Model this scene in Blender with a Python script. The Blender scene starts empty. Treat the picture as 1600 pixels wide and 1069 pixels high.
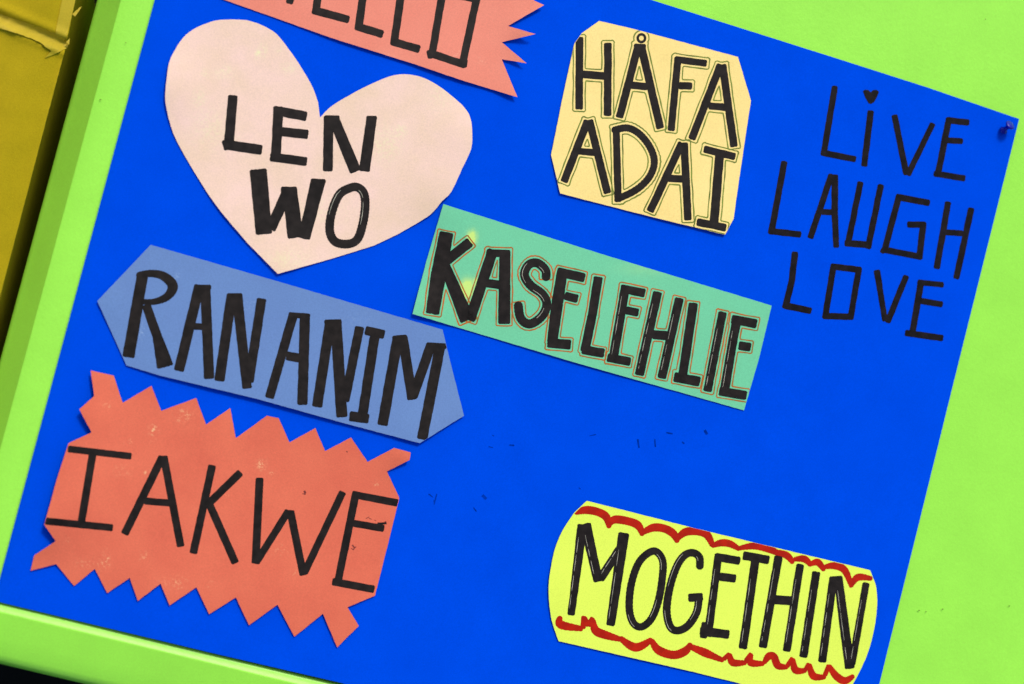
import bpy, bmesh, math, random
import numpy as np
from mathutils import Vector, Matrix, noise
from mathutils.geometry import delaunay_2d_cdt

SC = bpy.context.scene
COL = SC.collection
random.seed(7)

# ------------------------------------------------------------------ camera
F_PX, W_PX, H_PX = 2800.0, 1600.0, 1069.0
S = 0.711                                     # width of the blue poster board in metres
rx, ry, rz = -0.010, -0.2006, 0.2624
T = Vector((0.0246, 0.0036, 2.0085)) * S
def rot(a, b, c):
    X = Matrix(((1, 0, 0), (0, math.cos(a), -math.sin(a)), (0, math.sin(a), math.cos(a))))
    Y = Matrix(((math.cos(b), 0, math.sin(b)), (0, 1, 0), (-math.sin(b), 0, math.cos(b))))
    Z = Matrix(((math.cos(c), -math.sin(c), 0), (math.sin(c), math.cos(c), 0), (0, 0, 1)))
    return X @ Y @ Z
RB = rot(rx, ry, rz)                          # board (x right, y down, z away) -> camera (x right, y down, z forward)
FLIP = Matrix(((1, 0, 0), (0, -1, 0), (0, 0, -1)))
M_wc = RB @ FLIP                              # world -> camera (cv)
CAM_POS = -(M_wc.transposed() @ T)
cam_rot = M_wc.transposed() @ FLIP            # blender camera axes in world
cd = bpy.data.cameras.new('camera')
cam = bpy.data.objects.new('camera', cd); COL.objects.link(cam)
cam.matrix_world = Matrix.Translation(CAM_POS) @ cam_rot.to_4x4()
cd.sensor_width = 36.0
cd.lens = F_PX / W_PX * 36.0
cd.clip_start = 0.05; cd.clip_end = 200
cd.dof.use_dof = True
cd.dof.aperture_fstop = 3.2
SC.camera = cam
MT = M_wc.transposed()
def P(px, py, z=0.0):
    """point of the horizontal plane at height z that the photo shows at pixel px, py"""
    d = MT @ Vector(((px - W_PX / 2) / F_PX, (py - H_PX / 2) / F_PX, 1.0))
    t = (z - CAM_POS.z) / d.z
    return CAM_POS + d * t
cd.dof.focus_distance = (P(860, 480) - CAM_POS).length

# ------------------------------------------------------------------ world and sun
right = (MT @ Vector((1, 0, 0))); up = (MT @ Vector((0, -1, 0)))
ldir = right * 0.40 + up * 0.92; ldir.z = 0; ldir.normalize()
ELEV = math.radians(46)
L = Vector((ldir.x * math.cos(ELEV), ldir.y * math.cos(ELEV), math.sin(ELEV)))
world = bpy.data.worlds.new('World'); SC.world = world; world.use_nodes = True
wn = world.node_tree.nodes; wl = world.node_tree.links
bg = wn['Background']; bg.inputs['Strength'].default_value = 0.085
sky = wn.new('ShaderNodeTexSky'); sky.sky_type = 'NISHITA'; sky.sun_disc = False
sky.sun_elevation = ELEV; sky.sun_rotation = math.atan2(L.x, L.y)
sky.dust_density = 3.0; sky.ozone_density = 0.6
wl.new(sky.outputs[0], bg.inputs['Color'])
sd = bpy.data.lights.new('sun', 'SUN'); sd.energy = 1.5; sd.angle = math.radians(11); sd.color = (1.0, 0.93, 0.82)
so = bpy.data.objects.new('sun', sd); COL.objects.link(so)
so.rotation_euler = L.to_track_quat('Z', 'Y').to_euler()
SC.view_settings.view_transform = 'Standard'; SC.view_settings.look = 'None'
SC.view_settings.gamma = 1.0
SC.view_settings.exposure = 0.55

# ------------------------------------------------------------------ helpers
def tag(o, label=None, cat=None, group=None, kind=None):
    if label: o['label'] = label
    if cat: o['category'] = cat
    if group: o['group'] = group
    if kind: o['kind'] = kind
    return o

def link(name, verts, faces, mats, parent=None, smooth=False, midx=None):
    me = bpy.data.meshes.new(name)
    me.from_pydata([tuple(v) for v in verts], [], faces)
    for m in (mats if isinstance(mats, (list, tuple)) else [mats]): me.materials.append(m)
    if midx: me.polygons.foreach_set('material_index', midx)
    if smooth: me.polygons.foreach_set('use_smooth', [True] * len(me.polygons))
    me.update()
    o = bpy.data.objects.new(name, me); COL.objects.link(o)
    if parent: o.parent = parent
    return o

def lin(r, g, b):
    f = lambda c: (c / 255 / 12.92) if c / 255 < 0.04045 else ((c / 255 + 0.055) / 1.055) ** 2.4
    return (f(r), f(g), f(b), 1.0)

def nz(x, y, s, k=0.0):
    return noise.noise(Vector((x * s, y * s, k)))

# ------------------------------------------------------------------ materials
def paper_mat(name, col, rough=0.62, slo=0.52, shi=0.64, ssc=420, spec=0.25, grain=0.05, mottle=0.10, stain=None, fibre=0.05, col2=None, sheen=0.0):
    m = bpy.data.materials.new(name); m.use_nodes = True
    n, l = m.node_tree.nodes, m.node_tree.links
    b = n['Principled BSDF']
    b.inputs['Roughness'].default_value = rough
    b.inputs['Specular IOR Level'].default_value = spec
    geo = n.new('ShaderNodeNewGeometry')
    def ntex(scale, detail=4, rgh=0.6):
        t = n.new('ShaderNodeTexNoise'); t.inputs['Scale'].default_value = scale
        t.inputs['Detail'].default_value = detail; t.inputs['Roughness'].default_value = rgh
        l.new(geo.outputs['Position'], t.inputs['Vector']); return t
    big = ntex(22, 5, 0.65); small = ntex(900, 3, 0.7)
    c2 = col2 or tuple(c * 0.86 for c in col[:3]) + (1,)
    c0 = tuple(min(1, c * 1.05) for c in col[:3]) + (1,)
    r1 = n.new('ShaderNodeMapRange'); r1.inputs['From Min'].default_value = 0.3; r1.inputs['From Max'].default_value = 0.7
    r1.inputs['To Min'].default_value = 0.0; r1.inputs['To Max'].default_value = mottle * 6
    l.new(big.outputs[0], r1.inputs['Value'])
    mx = n.new('ShaderNodeMix'); mx.data_type = 'RGBA'
    mx.inputs['A'].default_value = c0; mx.inputs['B'].default_value = c2
    l.new(r1.outputs[0], mx.inputs['Factor'])
    out = mx.outputs['Result']
    r2 = n.new('ShaderNodeMapRange'); r2.inputs['From Min'].default_value = 0.25; r2.inputs['From Max'].default_value = 0.75
    r2.inputs['To Min'].default_value = 1 - grain * 2; r2.inputs['To Max'].default_value = 1 + grain * 2
    l.new(small.outputs[0], r2.inputs['Value'])
    mu = n.new('ShaderNodeMix'); mu.data_type = 'RGBA'; mu.blend_type = 'MULTIPLY'; mu.inputs['Factor'].default_value = 1
    l.new(out, mu.inputs['A']); l.new(r2.outputs[0], mu.inputs['B']); out = mu.outputs['Result']
    if stain:
        at = n.new('ShaderNodeAttribute'); at.attribute_name = 'stain'
        st = ntex(ssc, 5, 0.75)
        r3 = n.new('ShaderNodeMapRange'); r3.inputs['From Min'].default_value = slo; r3.inputs['From Max'].default_value = shi
        l.new(st.outputs[0], r3.inputs['Value'])
        mm = n.new('ShaderNodeMath'); mm.operation = 'MULTIPLY'
        l.new(at.outputs['Fac'], mm.inputs[0]); l.new(r3.outputs[0], mm.inputs[1])
        ms = n.new('ShaderNodeMix'); ms.data_type = 'RGBA'; ms.inputs['B'].default_value = stain
        l.new(mm.outputs[0], ms.inputs['Factor']); l.new(out, ms.inputs['A']); out = ms.outputs['Result']
    l.new(out, b.inputs['Base Color'])
    bp = n.new('ShaderNodeBump'); bp.inputs['Strength'].default_value = fibre * 4; bp.inputs['Distance'].default_value = 0.0004
    l.new(small.outputs[0], bp.inputs['Height']); l.new(bp.outputs[0], b.inputs['Normal'])
    return m

def ink_mat(name, col, rough=0.42, spec=0.35, var=0.35, warm=None):
    m = bpy.data.materials.new(name); m.use_nodes = True
    n, l = m.node_tree.nodes, m.node_tree.links
    b = n['Principled BSDF']
    b.inputs['Roughness'].default_value = rough; b.inputs['Specular IOR Level'].default_value = spec
    geo = n.new('ShaderNodeNewGeometry')
    t = n.new('ShaderNodeTexNoise'); t.inputs['Scale'].default_value = 160; t.inputs['Detail'].default_value = 5
    l.new(geo.outputs['Position'], t.inputs['Vector'])
    r = n.new('ShaderNodeMapRange'); r.inputs['From Min'].default_value = 0.35; r.inputs['From Max'].default_value = 0.68
    l.new(t.outputs[0], r.inputs['Value'])
    mx = n.new('ShaderNodeMix'); mx.data_type = 'RGBA'
    mx.inputs['A'].default_value = tuple(c * (1 - var) for c in col[:3]) + (1,)
    mx.inputs['B'].default_value = tuple(min(1, c * (1 + var)) for c in (warm or col)[:3]) + (1,)
    l.new(r.outputs[0], mx.inputs['Factor']); l.new(mx.outputs['Result'], b.inputs['Base Color'])
    return m

def paint_mat(name, col, rough=0.42, spec=0.45, bump=0.32, scale=260):
    m = paper_mat(name, col, rough, spec, grain=0.035, mottle=0.07, fibre=0)
    n, l = m.node_tree.nodes, m.node_tree.links
    b = n['Principled BSDF']
    geo = n.new('ShaderNodeNewGeometry')
    t = n.new('ShaderNodeTexNoise'); t.inputs['Scale'].default_value = scale; t.inputs['Detail'].default_value = 6
    t.inputs['Roughness'].default_value = 0.6; t.inputs['Distortion'].default_value = 0.4
    l.new(geo.outputs['Position'], t.inputs['Vector'])
    bp = n.new('ShaderNodeBump'); bp.inputs['Strength'].default_value = bump; bp.inputs['Distance'].default_value = 0.0006
    l.new(t.outputs[0], bp.inputs['Height']); l.new(bp.outputs[0], b.inputs['Normal'])
    return m

M_green = paint_mat('green_paint', lin(158, 241, 80))
M_blue = paper_mat('blue_card', (0.0, 0.073, 0.78, 1), rough=0.7, spec=0.0, grain=0.05, mottle=0.08, fibre=0.04,
                   col2=(0.0, 0.060, 0.68, 1))
M_edge = paper_mat('card_edge', lin(120, 190, 235), grain=0.1)
M_pedge = paper_mat('paper_edge', lin(250, 238, 225), grain=0.05)
M_dark = paper_mat('gap_shade_floor', (0.006, 0.006, 0.007, 1), rough=0.9, spec=0.1)
M_card = paper_mat('cardboard', lin(180, 157, 24), rough=0.85, spec=0.1, mottle=0.08, grain=0.06, fibre=0.15)
M_card2 = paper_mat('cardboard_tape', lin(192, 168, 44), rough=0.6, spec=0.3, mottle=0.08, grain=0.05, fibre=0.1)
INK = ink_mat('black_marker', (0.0135, 0.0105, 0.0095, 1), rough=0.5, spec=0.16, var=0.40)
INKB = ink_mat('black_marker_on_blue', (0.0078, 0.0056, 0.0076, 1), rough=0.5, spec=0.12, var=0.55)
HAIR = ink_mat('marker_gap', lin(178, 178, 160), var=0.3)
RED = ink_mat('red_marker', lin(182, 28, 4), rough=0.55, spec=0.15, var=0.16)
GPEN = ink_mat('green_pen', lin(116, 134, 44), var=0.3)
OPEN_ = ink_mat('orange_pen', lin(164, 122, 52), var=0.25, warm=lin(180, 92, 30))

# ------------------------------------------------------------------ poster height
def seg_bump(px, py, a):
    s = 0.0
    for (x, y, amp, sg) in a:
        s += amp * math.exp(-((px - x) ** 2 + (py - y) ** 2) / (2 * sg * sg))
    return s * 0.001
def poster_z(px, py):
    z = 0.0030 + 0.0016 * nz(px, py, 1 / 420.0, 3.1) + 0.0005 * nz(px, py, 1 / 150.0, 8.2)
    return z

# ------------------------------------------------------------------ flat sheets
def densify(poly, step, jit=0.0, seed=0.0):
    out = []
    n = len(poly)
    for i in range(n):
        a, b = poly[i], poly[(i + 1) % n]
        d = math.hypot(b[0] - a[0], b[1] - a[1]); k = max(1, int(d / step))
        for j in range(k):
            t = j / k
            x, y = a[0] + (b[0] - a[0]) * t, a[1] + (b[1] - a[1]) * t
            if jit:
                x += jit * nz(x, y, 0.21, seed); y += jit * nz(x, y, 0.21, seed + 5)
            out.append((x, y))
    return out

def point_in(poly, pts):
    x, y = pts[:, 0], pts[:, 1]; ins = np.zeros(len(pts), bool)
    px, py = poly[:, 0], poly[:, 1]; j = len(poly) - 1
    for i in range(len(poly)):
        c = ((py[i] > y) != (py[j] > y))
        with np.errstate(divide='ignore', invalid='ignore'):
            xi = (px[j] - px[i]) * (y - py[i]) / (py[j] - py[i]) + px[i]
        ins ^= c & (x < xi); j = i
    return ins

def sheet(name, poly, zf, mats, thick=0.0003, step=6.0, jit=0.35, stains=(), parent=None):
    """a cut sheet of card: top, underside and cut edge"""
    ol = densify(poly, step, jit, seed=len(poly))
    A = np.array(ol)
    area = 0.5 * np.sum(A[:, 0] * np.roll(A[:, 1], -1) - np.roll(A[:, 0], -1) * A[:, 1])
    if area < 0: ol.reverse(); A = A[::-1]
    x0, y0 = A.min(0); x1, y1 = A.max(0)
    gx, gy = np.meshgrid(np.arange(math.floor(x0 / step) * step, x1, step), np.arange(math.floor(y0 / step) * step, y1, step))
    g = np.stack([gx.ravel(), gy.ravel()], 1)
    ins = point_in(A, g)
    g = g[ins]
    # keep clear of the outline
    keep = np.ones(len(g), bool)
    for c in range(0, len(g), 2000):
        d = np.min(((g[c:c + 2000, None, :] - A[None]) ** 2).sum(2), 1); keep[c:c + 2000] = d > (0.45 * step) ** 2
    g = g[keep]
    pts = [Vector(p) for p in ol] + [Vector(p) for p in g]
    n = len(ol)
    r = delaunay_2d_cdt(pts, [], [list(range(n))], 1, 1e-4)
    v2, f2 = r[0], r[2]
    used = sorted({i for f in f2 for i in f}); mp = {o: i for i, o in enumerate(used)}
    v2 = [v2[i] for i in used]; f2 = [[mp[i] for i in f] for f in f2]
    top = [P(v.x, v.y, zf(v.x, v.y)) for v in v2]
    N = len(top)
    bot = [p - Vector((0, 0, thick)) for p in top]
    faces = []; mi = []
    for f in f2:
        a, b, c = [top[i] for i in f[:3]]
        f = list(f) if (b - a).cross(c - a).z > 0 else list(reversed(f))
        faces.append(f); mi.append(0); faces.append([i + N for i in reversed(f)]); mi.append(0)
    cnt = {}
    for f in faces[::2]:
        for i in range(len(f)):
            e = (f[i], f[(i + 1) % len(f)]); cnt[e] = 1
    extra = []; em = {}
    def dupv(i):
        if i not in em:
            em[i] = 2 * N + len(extra); extra.append((top + bot)[i])
        return em[i]
    for (a, b) in list(cnt):
        if (b, a) not in cnt:
            faces.append([dupv(b), dupv(a), dupv(a + N), dupv(b + N)]); mi.append(1)
    o = link(name, top + bot + extra, faces, mats, parent, midx=mi)
    at = o.data.attributes.new('stain', 'FLOAT', 'POINT')
    vals = []
    for v in v2:
        s = 0
        for (x, y, rx_, ry_, st) in stains:
            s = max(s, st * math.exp(-(((v.x - x) / rx_) ** 2 + ((v.y - y) / ry_) ** 2)))
        vals.append(s)
    at.data.foreach_set('value', vals + vals + [0.0] * len(extra))
    return o

# ------------------------------------------------------------------ marker lettering
class Fr:
    """a traced patch of the photograph: origin and enlargement"""
    def __init__(s, ox, oy, k): s.ox, s.oy, s.k = ox, oy, k
    def __call__(s, pts, w):
        out = []
        for p in pts:
            ww = p[2] if len(p) > 2 else w
            out.append((s.ox + p[0] / s.k, s.oy + p[1] / s.k, ww / s.k))
        return out
def smooth_line(pts, closed=False, per=5):
    n = len(pts); out = []
    rng = range(n if closed else n - 1)
    g = (lambda i: pts[i % n]) if closed else (lambda i: pts[max(0, min(n - 1, i))])
    for i in rng:
        p0, p1, p2, p3 = g(i - 1), g(i), g(i + 1), g(i + 2)
        for j in range(per):
            t = j / per
            out.append(tuple(0.5 * (2 * p1[c] + (p2[c] - p0[c]) * t + (2 * p0[c] - 5 * p1[c] + 4 * p2[c] - p3[c]) * t * t
                       + (3 * p1[c] - p0[c] - 3 * p2[c] + p3[c]) * t ** 3) for c in range(3)))
    out.append(pts[0] if closed else pts[-1])
    return out

def seg_poly(a, b, ea, eb, rough, seed):
    """one straight pull of the marker as a ragged-ended quad"""
    dx, dy = b[0] - a[0], b[1] - a[1]; d = math.hypot(dx, dy) or 1e-6
    ux, uy = dx / d, dy / d; nx, ny = -uy, ux
    a2 = (a[0] - ux * ea, a[1] - uy * ea, a[2]); b2 = (b[0] + ux * eb, b[1] + uy * eb, b[2])
    L_ = math.hypot(b2[0] - a2[0], b2[1] - a2[1]); k = max(1, int(L_ / 4.5))
    pts = []
    for side in (1, -1):
        rng = range(k + 1) if side == 1 else range(k, -1, -1)
        for i in rng:
            t = i / k
            w = (a2[2] + (b2[2] - a2[2]) * t) / 2
            x, y = a2[0] + (b2[0] - a2[0]) * t, a2[1] + (b2[1] - a2[1]) * t
            w += rough * 0.55 * nz(x, y, 0.09, seed + side) + rough * 0.35 * nz(x, y, 0.4, seed + side * 3)
            e = 0.0
            if rough and b2[2] > 6 and (i == 0 or i == k):          # corners worn round
                sg_ = 1 if i == 0 else -1
                inner = (x + ux * 1.5 * sg_ + nx * w * side, y + uy * 1.5 * sg_ + ny * w * side)
                outer = (x + nx * (w - 1.3) * side, y + ny * (w - 1.3) * side)
                first = (side == 1) == (i == 0)
                pts += [outer, inner] if first else [inner, outer]
                continue
            pts.append((x + nx * w * side, y + ny * w * side))
        # ragged end
        ex, ey, ew = (b2 if side == 1 else a2)
        sg = 1 if side == 1 else -1
        m = max(2, int(ew / 2.2))
        if rough and ew > 3:
            for q in range(1, m):
                f = 1 - 2 * q / m
                j = rough * (0.9 * noise.noise(Vector((ex * 0.7 + q * 0.9, ey * 0.7, seed))) + 0.5)
                pts.append((ex + nx * ew / 2 * f * side + ux * j * sg, ey + ny * ew / 2 * f * side + uy * j * sg))
    return pts

def stroke_polys(pts, rough=0.8, curve=False, closed=False, seed=0.0):
    polys = []
    if curve: pts = smooth_line(pts, closed)
    n = len(pts)
    for i in range(n - 1):
        a, b = pts[i], pts[i + 1]
        ea = eb = 0.0
        def turn(j):
            if not closed and (j <= 0 or j >= n - 1): return 0
            p, q, r = pts[(j - 1) % (n - 1)] if closed else pts[j - 1], pts[j], pts[(j + 1) % (n - 1)] if closed else pts[j + 1]
            return abs(math.remainder(math.atan2(r[1] - q[1], r[0] - q[0]) - math.atan2(q[1] - p[1], q[0] - p[0]), 2 * math.pi))
        if not curve:
            if turn(i) > 0.6: ea = a[2] * 0.42
            if turn(i + 1) > 0.6: eb = b[2] * 0.42
        endrough = rough if (not curve or i == 0 or i == n - 2) else rough * 0.4
        polys.append(seg_poly(a, b, ea, eb, endrough if not (curve and closed) else rough * 0.3, seed + i * 1.7 * (not curve)))
        if 0 < i or closed:
            r = a[2] / 2 * 0.985
            polys.append([(a[0] + r * math.cos(t * math.pi / 6), a[1] + r * math.sin(t * math.pi / 6)) for t in range(12)])
    return polys

PAPER = {}
def union_mesh(name, polys, zf, dz, mat, parent, grid=6.0):
    """all pulls of one letter merged into a single sheet of ink that follows the paper"""
    pts = []; faces = []; mn = [1e9, 1e9]; mx = [-1e9, -1e9]
    for p in polys:
        A = sum(p[i][0] * p[(i + 1) % len(p)][1] - p[(i + 1) % len(p)][0] * p[i][1] for i in range(len(p)))
        if A < 0: p = p[::-1]
        s = len(pts); pts += [Vector(q) for q in p]; faces.append(list(range(s, s + len(p))))
        for q in p:
            for c in (0, 1): mn[c] = min(mn[c], q[c]); mx[c] = max(mx[c], q[c])
    if grid:
        x = math.floor(mn[0] / grid) * grid
        while x < mx[0]:
            y = math.floor(mn[1] / grid) * grid
            while y < mx[1]:
                pts.append(Vector((x, y))); y += grid
            x += grid
    edges = []; clip = PAPER.get(zf)
    if clip is not None:                                               # ink stops at the cut edge of its paper
        s = len(pts); pts += [Vector(q) for q in clip]; n = len(clip)
        edges = [(s + i, s + (i + 1) % n) for i in range(n)]
    r = delaunay_2d_cdt(pts, edges, faces, 0, 1e-4)
    v2, f2 = r[0], [f for f, src in zip(r[2], r[5]) if len(src)]       # keep counters (holes) open
    if clip is not None and f2:
        cen = np.array([[sum(v2[i].x for i in f) / 3, sum(v2[i].y for i in f) / 3] for f in f2])
        ok = point_in(np.array(clip), cen)
        f2 = [f for f, k in zip(f2, ok) if k]
    used = sorted({i for f in f2 for i in f}); mp = {o: i for i, o in enumerate(used)}
    vs = [P(v2[i].x, v2[i].y, zf(v2[i].x, v2[i].y) + dz) for i in used]
    fs = []
    for f in f2:
        f = [mp[i] for i in f]
        a, b, c = vs[f[0]], vs[f[1]], vs[f[2]]
        fs.append(f if (b - a).cross(c - a).z > 0 else f[::-1])
    return link(name, vs, fs, mat, parent)

def hair_polys(p, seed, side=-0.24, wd=0.85):
    """hairlines left between two passes of the marker along one straight pull"""
    out = []
    rnd = random.Random(seed)
    for i in range(len(p) - 1):
        a, b = p[i], p[i + 1]
        d = math.hypot(b[0] - a[0], b[1] - a[1])
        if d < 30: continue
        ux, uy = (b[0] - a[0]) / d, (b[1] - a[1]) / d
        nx, ny = -uy, ux
        if abs(nx) < 0.5: continue
        if nx > 0: nx, ny = -nx, -ny               # always towards the left of the photograph
        t = 0.14 + rnd.random() * 0.08
        while t < 0.90:
            ln = 0.10 + rnd.random() * 0.25; t1 = min(0.93, t + ln)
            w0 = -side * a[2]
            k = 4; L1, L2 = [], []
            for q in range(k + 1):
                tt = t + (t1 - t) * q / k
                hw = wd / 2 * (0.35 + 0.65 * math.sin(math.pi * (q + 0.3) / (k + 0.6))) * (0.6 + 0.5 * rnd.random())
                o = w0 + 0.3 * nz(tt * 9, seed, 1.0, 2.0)
                cx, cy = a[0] + ux * d * tt + nx * o, a[1] + uy * d * tt + ny * o
                L1.append((cx + nx * hw, cy + ny * hw)); L2.append((cx - nx * hw, cy - ny * hw))
            out.append(L1 + L2[::-1]); t = t1 + 0.01 + rnd.random() * 0.07
    return out

def letter(ch, strokes, zf, parent, mat=INK, hair=False, colour='black', rough=0.8, poly=None):
    """strokes: (points, curve?, closed?)"""
    polys = []; sd_ = (ord(ch[0]) * 0.37 + len(parent.children)) % 50
    for k, s in enumerate(strokes):
        pts = s[0]; cv = len(s) > 1 and s[1]; cl = len(s) > 2 and s[2]
        if cl and not cv: pts = list(pts) + [pts[0]]
        polys += stroke_polys(pts, rough, cv, cl, sd_ + k * 4.1)
    if poly: polys += poly
    o = union_mesh('letter', polys, zf, 0.00012, mat, parent)
    tag(o, '%s marker letter %s' % (colour, ch))
    if hair:
        hp = []
        for k, s in enumerate(strokes):
            cv = len(s) > 1 and s[1]
            pts = smooth_line(s[0], len(s) > 2 and s[2], 3) if cv else s[0]
            if cv:
                for i in range(1, len(pts) - 1, 1):
                    pass
                hp += curve_hair(pts, k + int(sd_ * 10))
            else:
                hp += hair_polys(pts, k + int(sd_ * 10))
        if hp: tag(union_mesh('marker_gap', hp, zf, 0.00019, HAIR, o, grid=0), kind='stuff')
    return o

def curve_hair(pts, seed):
    out = []; rnd = random.Random(seed); n = len(pts)
    i = 2
    while i < n - 4:
        ln = rnd.randint(3, 7); j = min(n - 2, i + ln)
        L1, L2 = [], []
        for q in range(i, j + 1):
            a, b = pts[q - 1], pts[q + 1] if q + 1 < n else pts[q]
            d = math.hypot(b[0] - a[0], b[1] - a[1]) or 1
            nx, ny = -(b[1] - a[1]) / d, (b[0] - a[0]) / d
            if nx > 0: nx, ny = -nx, -ny
            if abs(nx) < 0.55: break
            o = 0.24 * pts[q][2]; hw = 0.42 * (0.4 + 0.6 * math.sin(math.pi * (q - i + 0.3) / (j - i + 0.6)))
            cx, cy = pts[q][0] + nx * o, pts[q][1] + ny * o
            L1.append((cx + nx * hw, cy + ny * hw)); L2.append((cx - nx * hw, cy - ny * hw))
        if len(L1) > 2: out.append(L1 + L2[::-1])
        i = j + rnd.randint(1, 4)
    return out

def pen_outline(strokes, d, wd, zf, parent, mat, res=1.0, lvl_noise=0.9, seed=0):
    """the thin pen line drawn round a letter, at about d pixels from its ink"""
    segs = []
    for s in strokes:
        pts = s[0]; cv = len(s) > 1 and s[1]; cl = len(s) > 2 and s[2]
        if cv: pts = smooth_line(pts, cl, 4)
        elif cl: pts = list(pts) + [pts[0]]
        segs += [(pts[i], pts[i + 1]) for i in range(len(pts) - 1)]
    xs = [p[0] for s in segs for p in s]; ys = [p[1] for s in segs for p in s]
    x0, x1, y0, y1 = min(xs) - 24, max(xs) + 24, min(ys) - 24, max(ys) + 24
    X, Y = np.meshgrid(np.arange(x0, x1, res), np.arange(y0, y1, res))
    D = np.full(X.shape, 1e9)
    for a, b in segs:
        dx, dy = b[0] - a[0], b[1] - a[1]; q = dx * dx + dy * dy + 1e-9; ln = math.sqrt(q)
        t = ((X - a[0]) * dx + (Y - a[1]) * dy) / q
        tc = np.clip(t, 0, 1)
        w = (a[2] + (b[2] - a[2]) * tc) / 2
        across = np.abs(-(X - a[0]) * dy + (Y - a[1]) * dx) / ln - w        # box distance: square corners
        along = np.maximum(-t, t - 1) * ln
        box = np.where((across > 0) & (along > 0), np.hypot(np.maximum(across, 0), np.maximum(along, 0)) * 0.86, np.maximum(across, along))
        D = np.minimum(D, box)
    D = D - d
    for r_ in range(D.shape[0]):
        for c_ in range(D.shape[1]):
            if abs(D[r_, c_]) < 4: D[r_, c_] += lvl_noise * nz(X[r_, c_], Y[r_, c_], 0.045, seed)
    # marching squares
    nxt = {}
    def edge(r_, c_, e):
        if e == 0: a, b = (r_, c_), (r_, c_ + 1)
        elif e == 1: a, b = (r_, c_ + 1), (r_ + 1, c_ + 1)
        elif e == 2: a, b = (r_ + 1, c_), (r_ + 1, c_ + 1)
        else: a, b = (r_, c_), (r_ + 1, c_)
        return (a, b)
    table = {1: [(3, 2)], 2: [(2, 1)], 3: [(3, 1)], 4: [(1, 0)], 5: [(3, 0), (1, 2)], 6: [(2, 0)], 7: [(3, 0)], 8: [(0, 3)],
             9: [(0, 2)], 10: [(0, 1), (2, 3)], 11: [(0, 1)], 12: [(1, 3)], 13: [(1, 2)], 14: [(2, 3)]}
    ins = D < 0
    for r_ in range(D.shape[0] - 1):
        for c_ in range(D.shape[1] - 1):
            k = ins[r_, c_] * 8 + ins[r_, c_ + 1] * 4 + ins[r_ + 1, c_ + 1] * 2 + ins[r_ + 1, c_] * 1
            for a, b in table.get(int(k), ()):
                nxt[edge(r_, c_, a)] = edge(r_, c_, b)
    def pos(e):
        (r0, c0), (r1, c1) = e; a, b = D[r0, c0], D[r1, c1]; t = a / (a - b) if a != b else 0.5
        return (x0 + (c0 + (c1 - c0) * t) * res, y0 + (r0 + (r1 - r0) * t) * res)
    polys = []
    while nxt:
        st, cur = nxt.popitem(); loop = [pos(st)]; e = cur
        while e in nxt:
            loop.append(pos(e)); e = nxt.pop(e)
        if len(loop) < 22: continue
        loop = loop[::3]
        n = len(loop)
        for i in range(n):
            a, b = loop[i], loop[(i + 1) % n]
            w = wd * (1 + 0.35 * nz(a[0], a[1], 0.08, seed + 9))
            w2 = wd * (1 + 0.35 * nz(b[0], b[1], 0.08, seed + 9))
            polys.append(seg_poly((a[0], a[1], w), (b[0], b[1], w2), 0.25, 0.25, 0, 0))
    if polys:
        return union_mesh('pen_outline', polys, zf, 0.00006, mat, parent, grid=0)

# ================================================================== THE PLACE
# ---- ground (far below the board, coloured near black as the gap's shade)
G = 3.0
tag(link('ground', [(-G, -G, -0.55), (G, -G, -0.55), (G, G, -0.55), (-G, G, -0.55)], [(0, 1, 2, 3)], M_dark),
    'ground seen in the gap beside the green board, coloured near black as its shade', kind='structure')

# ---- green painted board with raised rims
board = bpy.data.objects.new('display_board', None); COL.objects.link(board)
tag(board, 'bright lime green painted board with raised edges behind the blue poster', 'board')

def sweep(name, a, b, out, prof, mat, n=60, wob=0.0, sharp=()):
    """profile (distance outward, height) carried from a to b"""
    vs = []; fs = []; m = len(prof)
    for i in range(n + 1):
        p = a.lerp(b, i / n)
        for (d, z) in prof:
            j = wob * noise.noise(Vector((p.x * 14, p.y * 14, d * 40 + z * 50)))
            vs.append((p.x + out.x * (d + j), p.y + out.y * (d + j), z + j * 0.6))
    for i in range(n):
        for j in range(m - 1):
            q = i * m + j
            fs.append((q, q + m, q + m + 1, q + 1))
    o = link(name, vs, fs, mat, board, smooth=True)
    if sharp:
        for k, p in enumerate(o.data.polygons): p.use_smooth = (k % (m - 1)) not in sharp
    bm = bmesh.new(); bm.from_mesh(o.data); bmesh.ops.recalc_face_normals(bm, faces=bm.faces)
    s = sum(f.normal.z * f.calc_area() for f in bm.faces)
    if s < 0: bmesh.ops.reverse_faces(bm, faces=bm.faces)
    bm.to_mesh(o.data); bm.free()
    return o
def arc(cx, cz, r, a0, a1, n):
    return [(cx + r * math.cos(math.radians(a0 + (a1 - a0) * i / n)), cz + r * math.sin(math.radians(a0 + (a1 - a0) * i / n))) for i in range(n + 1)]

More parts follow.
